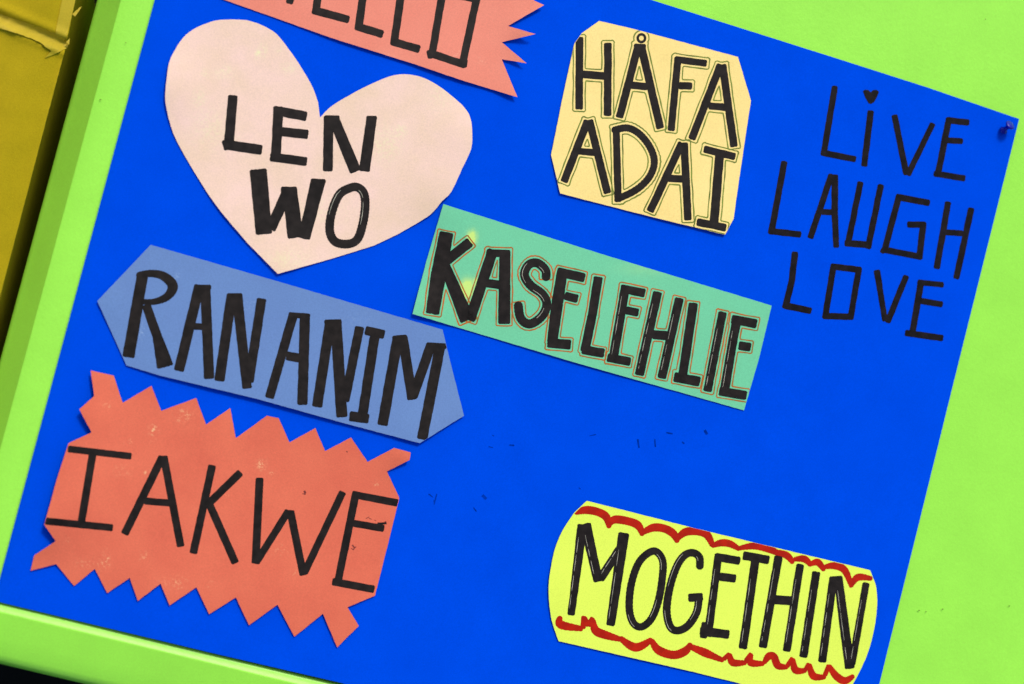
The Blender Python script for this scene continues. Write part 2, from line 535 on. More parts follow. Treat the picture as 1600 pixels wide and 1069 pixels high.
# main panel: a grid so its faint waviness is real
pl = [P(238, 0), P(1, 885)]; ld = (pl[1] - pl[0]); ld.normalize()          # along the left edge
bl = [P(0, 941), P(539, 1069)]; bd = (bl[1] - bl[0]); bd.normalize()        # along the bottom edge
outL = Vector((ld.y, -ld.x, 0)); outL = outL if outL.x < 0 else -outL
outB = Vector((bd.y, -bd.x, 0)); outB = outB if outB.y < 0 else -outB
def isec(p, d, q, e):
    den = d.x * e.y - d.y * e.x; t = ((q.x - p.x) * e.y - (q.y - p.y) * e.x) / den
    return p + d * t
corner = isec(pl[0], ld, bl[0], bd)
w_, h_ = 1.45, 1.05
e1, e2 = bd if bd.x > 0 else -bd, (-ld if ld.y < 0 else ld)
nx_, ny_ = 90, 70
vs = []; fs = []
for j in range(ny_ + 1):
    for i in range(nx_ + 1):
        p = corner + e1 * (0.0 + w_ * i / nx_) + e2 * (0.0005 + h_ * j / ny_)
        vs.append((p.x, p.y, 0.0008 * noise.noise(Vector((p.x * 5, p.y * 5, 1))) - 0.0008))
for j in range(ny_):
    for i in range(nx_):
        q = j * (nx_ + 1) + i; fs.append((q, q + 1, q + nx_ + 2, q + nx_ + 1))
link('panel', vs, fs, M_green, board, smooth=True)
# left rim: rounded nose over the poster's edge, bright flat, fold, shaded slope
profL = arc(0.0035, 0.0042, 0.0030, 250, 95, 8)[::1]
profL = [(p[0] - 0.0025, p[1]) for p in profL] + [(0.010, 0.0076), (0.0215, 0.0080), (0.0221, 0.0077)] + \
        [(0.0275, -0.0016), (0.0350, -0.0145), (0.0392, -0.0215), (0.0408, -0.0250), (0.0416, -0.0300), (0.0418, -0.5)]
kL = len(profL)
sweep('side_rim', corner + ld * 0.12, corner - ld * 1.05, outL, profL, M_green, sharp=(kL - 7, kL - 6, kL - 5))
# bottom rim: inner slope that catches the light, rounded crest, outer face
profB = [(0.0, -0.030), (0.0, -0.0004), (0.0003, 0.0000), (0.0030, 0.0008), (0.0055, 0.0018), (0.0066, 0.0024), (0.0072, 0.0026), (0.0078, 0.0026),
        (0.0086, 0.0025), (0.0130, 0.0021), (0.0260, 0.0004), (0.0380, -0.0016), (0.0425, -0.0034), (0.0455, -0.0068), (0.0470, -0.0120), (0.0475, -0.5)]
M_green_rim = paint_mat('green_paint_glossy', lin(156, 240, 78), rough=0.33, spec=0.95, bump=0.2)
rb0, rb1 = P(-60, 925.5), P(545, 1073.0); rbd = (rb1 - rb0).normalized()
sweep('bottom_rim', rb0 - rbd * 0.1, rb1 + rbd * 0.9, outB, profB, M_green_rim)

# ---- blue poster board
poster_poly = [(298, -231), (1015, -1), (1300, 89), (1450, 137), (1592.5, 186), (1492, 590), (1374, 1069), (1327, 1256),
               (539, 1068.5), (340, 1022.3), (0, 941), (-13, 938), (-8, 900), (231, 0)]
poster = sheet('poster_board', poster_poly, poster_z, [M_blue, M_edge], thick=0.0007, step=12, jit=0)
for p in poster.data.polygons: p.use_smooth = p.material_index == 0
tag(poster, 'glossy blue poster board pinned on the green board, holding handwritten greetings', 'poster')

def cutout(name, label, poly, mat, lifts=(), stains=(), base=0.0010, cat='paper sign', group='hand lettered paper signs on the blue poster'):
    def zf(x, y):
        return poster_z(x, y) + base + seg_bump(x, y, lifts)
    o = sheet(name, poly, zf, [mat, M_pedge], thick=0.00025, step=6, stains=stains)
    c_ = (sum(p[0] for p in poly) / len(poly), sum(p[1] for p in poly) / len(poly))
    PAPER[zf] = [(x + (c_[0] - x) * 0.002, y + (c_[1] - y) * 0.002) for x, y in poly]
    tag(o, label, cat, group)
    for p in o.data.polygons: p.use_smooth = p.material_index == 0
    return o, zf

M_heart = paper_mat('pink_paper', lin(244, 211, 198), stain=lin(244, 240, 190), slo=0.42, shi=0.6, mottle=0.14, col2=lin(236, 209, 177))
M_coral = paper_mat('coral_paper', lin(226, 114, 85), stain=lin(252, 205, 150), mottle=0.12, col2=lin(216, 100, 76))
M_coral2 = paper_mat('light_coral_paper', lin(235, 142, 120), stain=lin(252, 205, 170), mottle=0.09, col2=lin(228, 126, 104))
M_tan = paper_mat('tan_paper', lin(250, 228, 146), stain=lin(250, 205, 110), mottle=0.06, col2=lin(248, 212, 122))
M_mint = paper_mat('mint_paper', lin(111, 206, 160), stain=lin(205, 242, 130), slo=0.2, shi=0.5, ssc=160, mottle=0.06, col2=lin(112, 198, 150))
M_peri = paper_mat('periwinkle_paper', lin(102, 138, 194), stain=lin(160, 190, 225), mottle=0.07, col2=lin(98, 128, 188))
M_yel = paper_mat('yellow_paper', lin(226, 255, 92), stain=lin(240, 250, 140), mottle=0.05, col2=lin(220, 248, 86))

# ---- heart: LEN WO
heart_poly = [(500, 184), (497, 160), (490, 140), (480, 121), (466, 98), (450.5, 76), (432, 53), (412.6, 41), (396, 34.5), (379, 31), (344, 31),
    (323, 36.5), (302, 46), (286, 59), (274, 77), (264, 98), (260.5, 123.5), (258, 149), (261, 174), (271, 209), (289, 244), (323, 300),
    (351, 338), (387, 380), (434, 428), (516, 405), (584, 384), (620, 367), (660, 344), (677, 331), (691, 314), (705, 300), (722, 264), (736, 233),
    (738, 208), (735, 185), (728, 171), (716.5, 159), (700, 145), (677, 129), (655, 119.5), (632, 116), (610, 119), (585, 129), (556.5, 143),
    (522, 163), (508, 175)]
def soften(poly, a, b, per=3):
    q = [(x, y, 0) for x, y in poly[a:b]]
    return poly[:a] + [(p[0], p[1]) for p in smooth_line(q, False, per)] + poly[b:]
heart_poly = soften(heart_poly, 27, len(heart_poly)); heart_poly = soften(heart_poly, 1, 24)
heart, zh = cutout('paper_heart', 'pale pink paper heart lettered LEN WO in black marker', heart_poly, M_heart,
    lifts=[(258, 130, 3.0, 38), (738, 215, 3.5, 40), (434, 430, 1.6, 40), (350, 345, 1.2, 40), (700, 300, 3, 40)],
    stains=[(410, 80, 5, 9, 1), (402, 84, 3, 6, 1), (437, 78, 5, 5, .6), (353, 108, 9, 5, .6), (320, 115, 6, 6, .5), (600, 225, 26, 26, .5), (625, 205, 9, 9, .9),
            (595, 232, 7, 7, .9), (452, 107, 12, 7, .6), (350, 115, 16, 8, .45), (330, 200, 30, 30, .35), (500, 330, 40, 20, .4), (450, 405, 30, 14, .5),
            (312, 155, 10, 14, .5), (690, 150, 20, 25, .3), (365, 215, 10, 6, .5)])
f = Fr(320, 130, 3.563)
letter('L', [(f([(157, 68, 54), (133, 345, 56), (318, 372, 56)], 56),), (f([(108, 318), (122, 372)], 30),)], zh, heart)
letter('E', [(f([(410, 130), (395, 425)], 56),), (f([(388, 152), (567, 185)], 54),), (f([(400, 268), (575, 285)], 52),), (f([(365, 410), (568, 437)], 50),)], zh, heart, hair=False)
letter('N', [(f([(690, 182), (685, 490)], 55),), (f([(715, 190, 60), (840, 492, 66)], 60),), (f([(930, 185, 58), (888, 490, 62)], 58),), (f([(668, 195), (750, 195)], 32),), (f([(905, 195), (958, 195)], 26),)], zh, heart)
letter('W', [(f([(297, 480, 96), (330, 840, 92)], 92),), (f([(365, 815, 60), (462, 600, 62)], 60),), (f([(472, 580, 82), (505, 860, 88)], 85),), (f([(632, 540, 82), (552, 865, 68)], 80),), (f([(425, 595), (510, 600)], 40),), (f([(590, 545), (672, 548)], 28),)], zh, heart)
letter('O', [(f([(805, 585), (745, 625), (703, 735), (697, 830), (730, 885), (800, 895), (850, 868), (878, 790), (893, 690), (886, 615), (850, 580)], 50), True, True)], zh, heart, hair=True)

# ---- HELLO sheet at the top
hello_poly = [(351, 0), (520, 60), (650, 101), (720, 125), (808.5, 152), (784, 92.6), (823, 99), (784, 66), (836.6, 53.3), (793.7, 40.7), (850, 8),
              (824, -4), (600, -78), (330, -152), (300, -120), (318, -100), (286, -70), (312, -50), (280, -24)]
hello, zl = cutout('paper_banner', 'coral paper sign with zigzag end lettered HELLO, cropped by the top of the photo', hello_poly, M_coral2,
    lifts=[(836, 53, 6, 22), (808, 152, 3, 22), (823, 99, 3, 18), (850, 8, 2.5, 18), (560, 78, 1.5, 60), (700, 120, 2.0, 50)],
    stains=[(712, 84, 6, 5, .8), (752, 95, 8, 6, .4), (600, 90, 20, 10, .3)])
f = Fr(320, 0, 3.5625)
letter('H', [(f([(540, -290), (470, 20)], 42),), (f([(400, -330), (330, -40)], 42),), (f([(370, -180), (505, -140)], 42),)], zl, hello)
letter('E', [(f([(665, -230), (618, 60), (803, 110)], 44),), (f([(665, -230), (790, -195)], 42),), (f([(640, -90), (760, -60)], 42),)], zl, hello)
letter('L', [(f([(905, -200), (857, 150), (992, 192)], 44),)], zl, hello)
letter('L', [(f([(1105, -120), (1055, 234), (1196, 275)], 44),)], zl, hello)
f = Fr(520, 0, 3.5625)
letter('O', [(f([(612, -45), (553, 300), (722, 356), (800, -5)], 43), False, True), (f([(535, 280), (545, 325)], 30),), (f([(740, 330), (733, 375)], 26),)], zl, hello)

# ---- HAFA ADAI
hafa_poly = [(850 + x / 2.969, 20 + y / 2.969) for x, y in [(255, 38), (420, 76), (900, 205), (960, 408), (925, 640), (890, 880), (880, 955), (840, 1030),
             (560, 962), (400, 922), (75, 838), (33, 660), (85, 400), (140, 145), (175, 95)]]
hafa, za = cutout('paper_card', 'pale orange yellow paper card lettered HÅFA ADAI with green outlines', hafa_poly, M_tan,
    lifts=[(1050, 345, 1.2, 50), (870, 300, 1.0, 40), (1135, 360, 1.2, 30)], stains=[(1010, 335, 60, 14, .6), (1140, 90, 20, 20, .4), (930, 310, 30, 8, .4), (900, 200, 20, 40, .3)])
f = Fr(850, 20, 2.969)
HA = [('H', [(f([(165, 112), (163, 448)], 36),), (f([(297, 140), (295, 478)], 36),), (f([(170, 285), (300, 295)], 36),)]),
      ('Å', [(f([(438, 150), (350, 487)], 36),), (f([(450, 150), (540, 537)], 37),), (f([(395, 335), (480, 343)], 34),), (f([(418, 155), (472, 157)], 24),),
             (f([(452 + 17 * math.cos(t * .7854), 118 + 18 * math.sin(t * .7854)) for t in range(8)], 12), True, True)]),
      ('F', [(f([(622, 205), (590, 547)], 34),), (f([(608, 216), (755, 235)], 32),), (f([(625, 338), (687, 340)], 34),)]),
      ('A', [(f([(820, 240), (685, 587)], 36),), (f([(828, 240), (882, 622)], 36),), (f([(765, 432), (860, 440)], 34),)]),
      ('A', [(f([(203, 500), (92, 785)], 36),), (f([(210, 497), (295, 838)], 36),), (f([(155, 642), (250, 650)], 32),)]),
      ('D', [(f([(335, 535), (344, 877)], 34),), (f([(320, 546), (385, 534), (440, 560), (490, 620), (512, 690), (490, 760), (430, 820), (345, 862)], 34), True)]),
      ('A', [(f([(640, 603), (492, 922)], 36),), (f([(650, 603), (668, 962)], 36),), (f([(575, 768), (665, 772)], 34),)]),
      ('I', [(f([(742, 632), (887, 668)], 34),), (f([(815, 655), (788, 985)], 42),), (f([(710, 970), (845, 998)], 36),)])]
for i, (c, st) in enumerate(HA):
    o = letter(c, st, za, hafa)
    pen_outline(st, 3.5, 2.0, za, o, GPEN, seed=i * 3)

# ---- LIVE LAUGH LOVE straight on the poster
f = Fr(1180, 110, 3.448)
zp = lambda x, y: poster_z(x, y)
def ll(ch, st, **k): letter(ch, st, zp, poster, mat=INKB, **k)
ll('L', [(f([(430, 85), (370, 445), (543, 480)], 34),)])
ll('i', [(f([(623, 217), (587, 517)], 35),)], poly=[[(1180 + x / 3.448, 110 + y / 3.448) for x, y in
    [(580, 112), (592, 104), (610, 106), (622, 118), (636, 106), (655, 105), (667, 116), (656, 145), (640, 172), (625, 181), (611, 178), (592, 145)]]])
ll('V', [(f([(750, 240), (815, 562)], 34),), (f([(958, 285), (822, 565)], 32),)])
ll('E', [(f([(1045, 255), (983, 570)], 35),), (f([(1032, 268), (1153, 281)], 35),), (f([(1020, 376), (1118, 382)], 33),), (f([(963, 555), (1132, 583)], 34),)])
ll('L', [(f([(158, 490), (88, 867), (247, 885)], 35),)])
ll('A', [(f([(412, 560), (296, 905)], 34),), (f([(430, 562, 36), (428, 760, 36), (437, 955, 32)], 34),), (f([(355, 762), (430, 765)], 32),)])
ll('U', [(f([(568, 600), (500, 935)], 34),), (f([(678, 615), (607, 960)], 34),), (f([(483, 930), (618, 941)], 36),)])
ll('G', [(f([(940, 715), (773, 684), (698, 967), (885, 1003), (905, 832), (820, 830)], 35),), (f([(678, 965), (700, 975)], 34),)])
f = Fr(1180, 280, 3.448)
ll('H', [(f([(1040, 122), (978, 482)], 35),), (f([(1165, 155), (1083, 537)], 35),), (f([(1010, 285), (1120, 292)], 32),)])
ll('L', [(f([(215, 392), (197, 550), (165, 682), (303, 710)], 36),)])
ll('O', [(f([(422, 471), (558, 488), (515, 742), (378, 737)], 34), False, True)])
ll('V', [(f([(655, 490, 36), (700, 765, 30)], 34),), (f([(815, 520), (712, 772)], 34),)])
ll('E', [(f([(895, 545), (845, 840)], 35),), (f([(875, 555), (1015, 570)], 30),), (f([(870, 653), (1010, 675)], 34),), (f([(808, 828), (1012, 857)], 35),)])

# ---- KASELEHLIE
f8, f1 = Fr(630, 310, 4.277), Fr(910, 400, 4.277)
kas_poly = [(692.7, 319), (940, 397), (1205.8, 477.6), (1186, 560), (1162.5, 641.3), (900, 567), (644.5, 490.5), (668, 402)]
kas, zk = cutout('paper_strip', 'mint green paper strip lettered KASELEHLIE with orange outlines', kas_poly, M_mint,
    lifts=[(645, 491, 2.5, 34), (692, 322, 1.5, 30), (900, 570, 0.8, 90)],
    stains=[(737, 372, 6, 9, 2.2), (729, 452, 9, 12, 2.6), (722, 460, 6, 6, 2.0), (742, 440, 4, 6, 1.5), (1010, 420, 40, 10, .15)])
KA = [('K', [(f8([(290, 228, 94), (240, 490, 104), (195, 772, 92)], 95),), (f8([(448, 290, 68), (262, 440, 66)], 62),), (f8([(270, 430, 70), (430, 815, 100)], 85),)], 0),
      ('A', [(f8([(600, 345), (445, 815)], 72),), (f8([(680, 350, 74), (675, 838, 82)], 78),), (f8([(557, 365), (715, 370)], 52),), (f8([(550, 565), (660, 580)], 58),)], 0),
      ('S', [(f8([(955, 530), (950, 478), (895, 432), (838, 445), (810, 510), (850, 580), (930, 640), (960, 710), (925, 790), (845, 840), (785, 800), (768, 705)], 62), True)], 1),
      ('E', [(f8([(1065, 480, 72), (1030, 700, 78), (995, 965, 70)], 70),), (f8([(1030, 490), (1213, 532)], 62),), (f8([(1080, 650), (1167, 672)], 56),), (f8([(965, 965), (1120, 978)], 66),)], 0),
      ('L', [(f1([(107, 140), (65, 400), (15, 640)], 62),), (f1([(0, 625), (145, 650)], 62),)], 0),
      ('E', [(f1([(290, 195), (205, 695)], 62),), (f1([(262, 218), (418, 250)], 58),), (f1([(290, 362), (375, 380)], 55),), (f1([(168, 678), (322, 708)], 58),)], 1),
      ('H', [(f1([(503, 240), (380, 797)], 62),), (f1([(648, 282), (530, 817)], 60),), (f1([(470, 525), (585, 535)], 62),)], 1),
      ('L', [(f1([(742, 315), (668, 815)], 62),), (f1([(613, 808), (785, 840)], 66),)], 0),
      ('I', [(f1([(938, 375), (835, 905)], 58),)], 1),
      ('E', [(f1([(1035, 400), (947, 915)], 62),), (f1([(997, 422), (1165, 455)], 62),), (f1([(1045, 598), (1125, 610)], 58),), (f1([(915, 903), (1097, 933)], 62),)], 1)]
for i, (c, st, hr) in enumerate(KA):
    o = letter(c, st, zk, kas, hair=bool(hr))
    pen_outline(st, 3.0, 2.1, zk, o, OPEN_, seed=40 + i * 3)

# ---- RAN ANIM
f2, f3 = Fr(140, 370, 3.96), Fr(420, 440, 3.959)
ran_poly = [(235.5, 382.6), (440, 441.5), (691.5, 515), (706, 575), (725, 649.7), (700, 665), (656, 692.6), (540, 662), (400, 623), (250, 587), (197.6, 571), (152, 470.5)]
ran, zr = cutout('paper_arrow_sign', 'periwinkle blue paper with pointed ends lettered RAN ANIM', ran_poly, M_peri,
    lifts=[(480, 655, 2.2, 90), (320, 615, 2.0, 80), (656, 692, 2.0, 40), (152, 470, 1.2, 30), (725, 650, 1.0, 30)],
    stains=[(221, 515, 5, 9, 1.0), (222, 525, 4, 5, .8), (390, 478, 9, 6, .9), (275, 430, 6, 6, .6), (560, 500, 30, 12, .2)])
letter('R', [(f2([(328, 232, 70), (240, 745, 76)], 72),), (f2([(298, 240, 44), (380, 227, 46), (460, 245, 56), (515, 305, 66), (480, 370, 52), (400, 402, 40), (330, 402, 36)], 45), True),
             (f2([(350, 420, 56), (425, 640, 60)], 60),), (f2([(420, 620, 62), (468, 805, 104)], 60),)], zr, ran)
letter('A', [(f2([(680, 300), (552, 830)], 64),), (f2([(715, 300), (740, 878)], 64),), (f2([(648, 315), (750, 315)], 36),), (f2([(640, 553), (720, 560)], 42),)], zr, ran)
letter('N', [(f2([(880, 355), (803, 892)], 64),), (f2([(912, 355, 66), (975, 938, 60)], 62),), (f2([(1065, 383), (985, 900)], 60),), (f2([(850, 368), (945, 368)], 38),)], zr, ran)
letter('A', [(f3([(155, 195), (3, 720)], 58),), (f3([(224, 205), (208, 762)], 64),), (f3([(125, 205), (255, 215)], 34),), (f3([(110, 458), (210, 478)], 56),)], zr, ran)
letter('N', [(f3([(382, 240), (298, 775)], 64),), (f3([(415, 242), (452, 838)], 70),), (f3([(562, 280), (470, 740)], 58),), (f3([(345, 252), (450, 248)], 32),)], zr, ran)
letter('I', [(f3([(597, 302), (715, 328)], 56),), (f3([(655, 340), (578, 840)], 62),), (f3([(500, 832), (618, 848)], 62),)], zr, ran)
letter('M', [(f3([(800, 340), (703, 888)], 66),), (f3([(828, 340), (888, 730)], 62),), (f3([(1005, 388), (890, 715)], 62),), (f3([(1062, 392), (948, 975)], 66),), (f3([(765, 352), (855, 345)], 34),), (f3([(975, 393), (1100, 400)], 34),)], zr, ran)

# ---- IAKWE
iak_poly = [(141.8, 579), (177.7, 587), (191.6, 629.5), (236.5, 603), (252, 642), (306.5, 622), (322, 663.6), (359.7, 637.7), (368.5, 685), (417, 649.6),
    (435.5, 653.6), (452.4, 691.5), (492.8, 669), (508, 705), (548.4, 683.7), (574.4, 721.8), (616, 700), (641.8, 707), (639.8, 719), (604.5, 736.7), (624, 778),
    (605, 855), (586, 930.8), (543, 949), (560.5, 978), (526.8, 1011.6), (504.6, 959), (460, 995), (433.5, 945), (389, 977), (368.6, 933.5), (326.8, 959.7),
    (306.8, 917.8), (265, 946), (250.8, 912), (215.4, 939), (202.7, 903), (167.6, 926.8), (148, 889), (115.7, 915.7), (87.8, 881.4), (47.8, 892),
    (53.5, 867.8), (87, 845.7), (69, 820), (90, 745), (107, 692.6), (143, 675.7), (124, 639.6), (147, 619)]
iak, zi = cutout('paper_burst', 'large coral red paper with zigzag edges lettered IAKWE', iak_poly, M_coral,
    lifts=[(80, 770, 5.5, 55), (125, 640, 4.5, 32), (141, 580, 3.0, 26), (90, 700, 3, 40), (69, 820, 3, 30), (240, 920, 1.0, 60), (640, 712, 4, 24), (545, 960, 1.2, 50), (400, 950, .8, 60)],
    stains=[(166, 633, 5, 5, .9), (240, 672, 6, 6, 1.6), (238, 690, 3, 3, .9), (202, 691, 4, 3, 1.1), (286, 650, 12, 10, .7), (230, 738, 4, 3, 1), (350, 771, 6, 5, .8),
            (408, 726, 6, 7, 1.3), (425, 738, 4, 3, 1), (590, 755, 6, 3, .8), (105, 843, 3, 5, 1), (166, 875, 4, 13, 1.1), (160, 882, 4, 4, 1.2), (330, 914, 4, 4, 1.3),
            (275, 910, 16, 9, .6), (461, 896, 4, 4, .9), (225, 870, 8, 8, .5), (190, 735, 14, 8, .4), (440, 860, 12, 8, .4), (140, 880, 20, 8, .4)])
f4, f5, f6, f7, fa = Fr(40, 560, 3.959), Fr(340, 620, 3.959), Fr(0, 780, 3.70), Fr(320, 780, 3.70), Fr(0, 0, 1)
letter('I', [(f4([(262, 560), (655, 606)], 42),), (f4([(415, 590), (345, 1015)], 48),), (f4([(122, 1006), (540, 1048)], 44),)], zi, iak, rough=0.5)
letter('A', [(f4([(847, 608), (612, 1088)], 50),), (f4([(855, 608), (960, 1165)], 48),), (f4([(735, 882), (900, 895)], 44),), (f4([(822, 616), (880, 614)], 24),)], zi, iak, rough=0.5)
letter('K', [(fa([(331.7, 727), (302, 865)], 12.3),), (fa([(376, 738), (326, 787)], 12.3),), (fa([(326, 785), (368, 880)], 12.3),)], zi, iak, rough=0.6)
letter('W', [(f5([(260, 502), (235, 1030)], 50),), (f5([(245, 1015), (440, 705)], 46),), (f5([(450, 705), (531, 1104)], 48),), (f5([(535, 1092), (775, 588)], 46),),
             (f5([(210, 1018), (262, 1025)], 24),), (f5([(412, 712), (474, 716)], 26),)], zi, iak, rough=0.5)
letter('E', [(f5([(832, 603), (1117, 658)], 46),), (f5([(857, 590), (744, 1147)], 48),), (f5([(840, 783), (1030, 815)], 44),), (f5([(990, 785), (1045, 782)], 14),), (f7([(738, 476), (980, 522)], 44),)], zi, iak, rough=0.6)

# ---- MOGETHIN
f9, g1 = Fr(840, 770, 3.818), Fr(1080, 820, 4.294)
mog_poly = [(917, 782.6), (1080, 824), (1200, 853), (1359.5, 891), (1363, 900), (1369, 918), (1370.5, 948), (1365, 987.7), (1352.5, 1029.6), (1332.7, 1069), (1318, 1092), (1298, 1103),
            (1166, 1070.5), (1083.6, 1050), (872.7, 1001.8), (862, 969), (857.8, 937.6), (858, 906), (866, 861.7), (879, 829), (897.6, 801)]
mog_poly = soften(mog_poly, 14, 21); mog_poly = soften(mog_poly, 4, 10)
mog, zm = cutout('paper_label', 'bright yellow paper with rounded ends lettered MOGETHIN in red scalloped border', mog_poly, M_yel,
    lifts=[(860, 920, 1.0, 40), (1370, 950, 1.4, 40), (1000, 1035, 0.8, 80)], stains=[(1050, 1020, 20, 10, .3)])
MO = [('M', [(f9([(268, 190, 60), (200, 730, 44)], 48),), (f9([(285, 185, 66), (362, 530, 56)], 55),), (f9([(500, 320), (372, 518)], 52),), (f9([(515, 240, 66), (435, 792, 52)], 58),)]),
      ('O', [(f9([(700, 348), (640, 375), (592, 440), (556, 560), (547, 690), (570, 775), (620, 800), (680, 750), (722, 640), (745, 500), (745, 400)], 46), True, True)]),
      ('G', [(f9([(968, 445), (965, 385), (925, 358), (875, 375), (830, 440), (790, 560), (770, 700), (792, 800), (840, 822), (900, 790), (950, 710), (962, 625)], 48), True), (f9([(900, 628), (985, 622)], 50),)]),
      ('E', [(g1([(185, 195), (112, 750)], 54),), (g1([(162, 215), (327, 243)], 56),), (g1([(190, 348), (300, 362)], 56),), (g1([(60, 712), (255, 737)], 60),), (g1([(95, 655), (82, 760)], 50),)]),
      ('T', [(g1([(348, 206), (523, 237)], 58),), (g1([(430, 240), (347, 832)], 58),)]),
      ('H', [(g1([(587, 210), (480, 825)], 56),), (g1([(732, 265), (640, 850)], 54),), (g1([(540, 500), (690, 512)], 62),)]),
      ('I', [(g1([(840, 315), (752, 890)], 56),)]),
      ('N', [(g1([(955, 350), (878, 922)], 56),), (g1([(985, 348, 60), (1065, 965, 68)], 65),), (g1([(1174, 390), (1078, 940)], 48),), (g1([(928, 365), (1015, 360)], 36),)])]
for c, st in MO: letter(c, st, zm, mog, hair=True)
def border(frs, w, seed):
    polys = []
    for k, (fr, pts) in enumerate(frs):
        q = fr(pts, w)
        n = len(q)
        q = [(x, y, ww * (0.62 if i in (0, n - 1) else 1.0)) for i, (x, y, ww) in enumerate(q)]
        polys += stroke_polys(q, 0.4, len(q) > 2 and w > 36, False, seed + k)
    # keep the ink on the paper
    return polys
def clip_halfplane(polys, a, b):
    """trim everything above the line a-b (the cut edge of the paper)"""
    out = []
    s = lambda p: (b[0] - a[0]) * (p[1] - a[1]) - (b[1] - a[1]) * (p[0] - a[0])
    for p in polys:
        q = []
        for i in range(len(p)):
            u, v = p[i], p[(i + 1) % len(p)]; su, sv = s(u), s(v)
            if su >= 0: q.append(u)
            if (su >= 0) != (sv >= 0):
                t = su / (su - sv); q.append((u[0] + (v[0] - u[0]) * t, u[1] + (v[1] - u[1]) * t))
        if len(q) > 2: out.append(q)
    return out
top_b = border([(f9, [(225, 118), (290, 103), (360, 115), (410, 145), (427, 205)]), (f9, [(425, 190), (460, 160), (540, 170), (600, 195), (626, 250)]),
    (f9, [(622, 240), (690, 208), (760, 215), (810, 245), (834, 290)]), (f9, [(830, 278), (880, 235), (950, 230), (1010, 250), (1045, 318)]),
    (g1, [(140, 142), (200, 122), (260, 128), (325, 165)]), (g1, [(320, 158), (430, 142), (540, 170), (590, 200)]), (g1, [(550, 178), (640, 205), (682, 255)]),
    (g1, [(690, 232), (760, 230), (803, 272)]), (g1, [(800, 265), (850, 252), (892, 305)]), (g1, [(890, 285), (960, 275), (1030, 305), (1078, 420)]),
    (g1, [(1075, 405), (1120, 352), (1215, 362)])], 50, 3)
top_b = clip_halfplane(clip_halfplane(top_b, (917, 783.4), (1359.5, 892)), (897, 803), (917, 783.4))
tag(union_mesh('border_line', top_b, zm, 0.00009, RED, mog), 'upper scalloped red border line')
bot_b = border([(f9, [(133, 745), (140, 788), (270, 812)]), (f9, [(270, 812), (277, 735)]), (f9, [(277, 745), (305, 795)]), (f9, [(300, 795), (332, 745)]), (f9, [(330, 760), (345, 820), (400, 847), (497, 875)]),
    (f9, [(490, 865), (560, 915), (610, 918), (682, 875)]), (f9, [(680, 880), (720, 938), (810, 968), (880, 945), (912, 905)]), (f9, [(905, 915), (1000, 955), (1069, 985)]),
    (g1, [(0, 815), (100, 862), (220, 912)]), (g1, [(215, 905), (260, 865)]), (g1, [(258, 870), (280, 925), (370, 925)]), (g1, [(365, 915), (405, 862)]), (g1, [(402, 870), (400, 925), (490, 932)]),
    (g1, [(490, 925), (520, 883), (555, 885), (582, 945), (645, 955)]), (g1, [(640, 955), (682, 892)]), (g1, [(682, 900), (700, 975), (770, 978)]), (g1, [(765, 975), (792, 930)]),
    (g1, [(792, 935), (820, 1015), (900, 1022)]), (g1, [(895, 1015), (925, 940)]), (g1, [(925, 945), (970, 1012), (1030, 1047), (1088, 1015)])], 52, 9)
tag(union_mesh('border_line', bot_b, zm, 0.00009, RED, mog), 'lower scalloped red border line')

# ---- stray marker marks and scuffs
def mark(poly_list, zf, mat, parent):
    return union_mesh('ink_mark', poly_list, zf, 0.00012, mat, parent, grid=0)
M_scuff = ink_mat('scuff_on_blue', (0.0, 0.032, 0.36, 1), rough=0.8, spec=0.0)
M_scuffc = ink_mat('scuff_on_coral', lin(120, 50, 45))
fs_ = Fr(600, 620, 2.667)
for (x, y, dx, dy, w) in [(445, 210, 9, 2, 3), (533, 202, 10, 1, 6), (455, 162, 4, 2, 3), (870, 160, 14, -3, 3), (1060, 195, 3, 18, 7), (1130, 193, 1, 16, 5), (1190, 152, 13, 2, 5),
                          (1247, 192, 4, 4, 6), (1341, 148, 5, 9, 11), (195, 412, 9, 7, 4), (215, 425, 5, -20, 5), (209, 440, 1, 10, 4), (418, 418, 8, 8, 12), (379, 470, 6, 8, 4), (816, 382, 3, 3, 3)]:
    a = fs_([(x - dx, y - dy), (x + dx, y + dy)], w)
    mark([seg_poly(a[0], a[1], 0, 0, 0.5, x)], zp, M_scuff, poster)
for (x, y, dx, dy, w) in [(540, 590, 3, 8, 12), (535, 602, 10, 2, 5), (840, 925, 6, 8, 8), (848, 935, 9, -8, 5), (835, 942, 8, 5, 4), (928, 748, 10, -5, 4), (945, 755, 8, 3, 3), (975, 765, 6, 2, 3), (800, 340, 4, 3, 5), (1035, 775, 8, -5, 5)]:
    a = f5([(x - dx, y - dy), (x + dx, y + dy)], w)
    mark([seg_poly(a[0], a[1], 0, 0, 0.5, x)], zi, M_scuffc, iak)
M_spec = ink_mat('dirt_speck', lin(96, 125, 35))
zg = lambda x, y: 0.0003
for (x, y, r) in [(1436, 954, 1.5), (1447, 956, 1.2), (1473, 952, 1.4), (1577, 947, 1.3), (1540, 30, 1.0)]:
    union_mesh('dirt_speck', [[(x + r * math.cos(t), y + r * 0.7 * math.sin(t)) for t in (0, 1, 2, 3, 4, 5)]], zg, 0.0001, M_spec, board, grid=0)
for (x, y, r) in [(196.5, 67, 1.3), (157, 156, 2.0)]:
    union_mesh('dirt_speck', [[(x + r * math.cos(t), y + r * 0.5 * math.sin(t)) for t in (0, 1, 2, 3, 4, 5)]], lambda a, b: 0.0089, 0.0001, M_spec, board, grid=0)

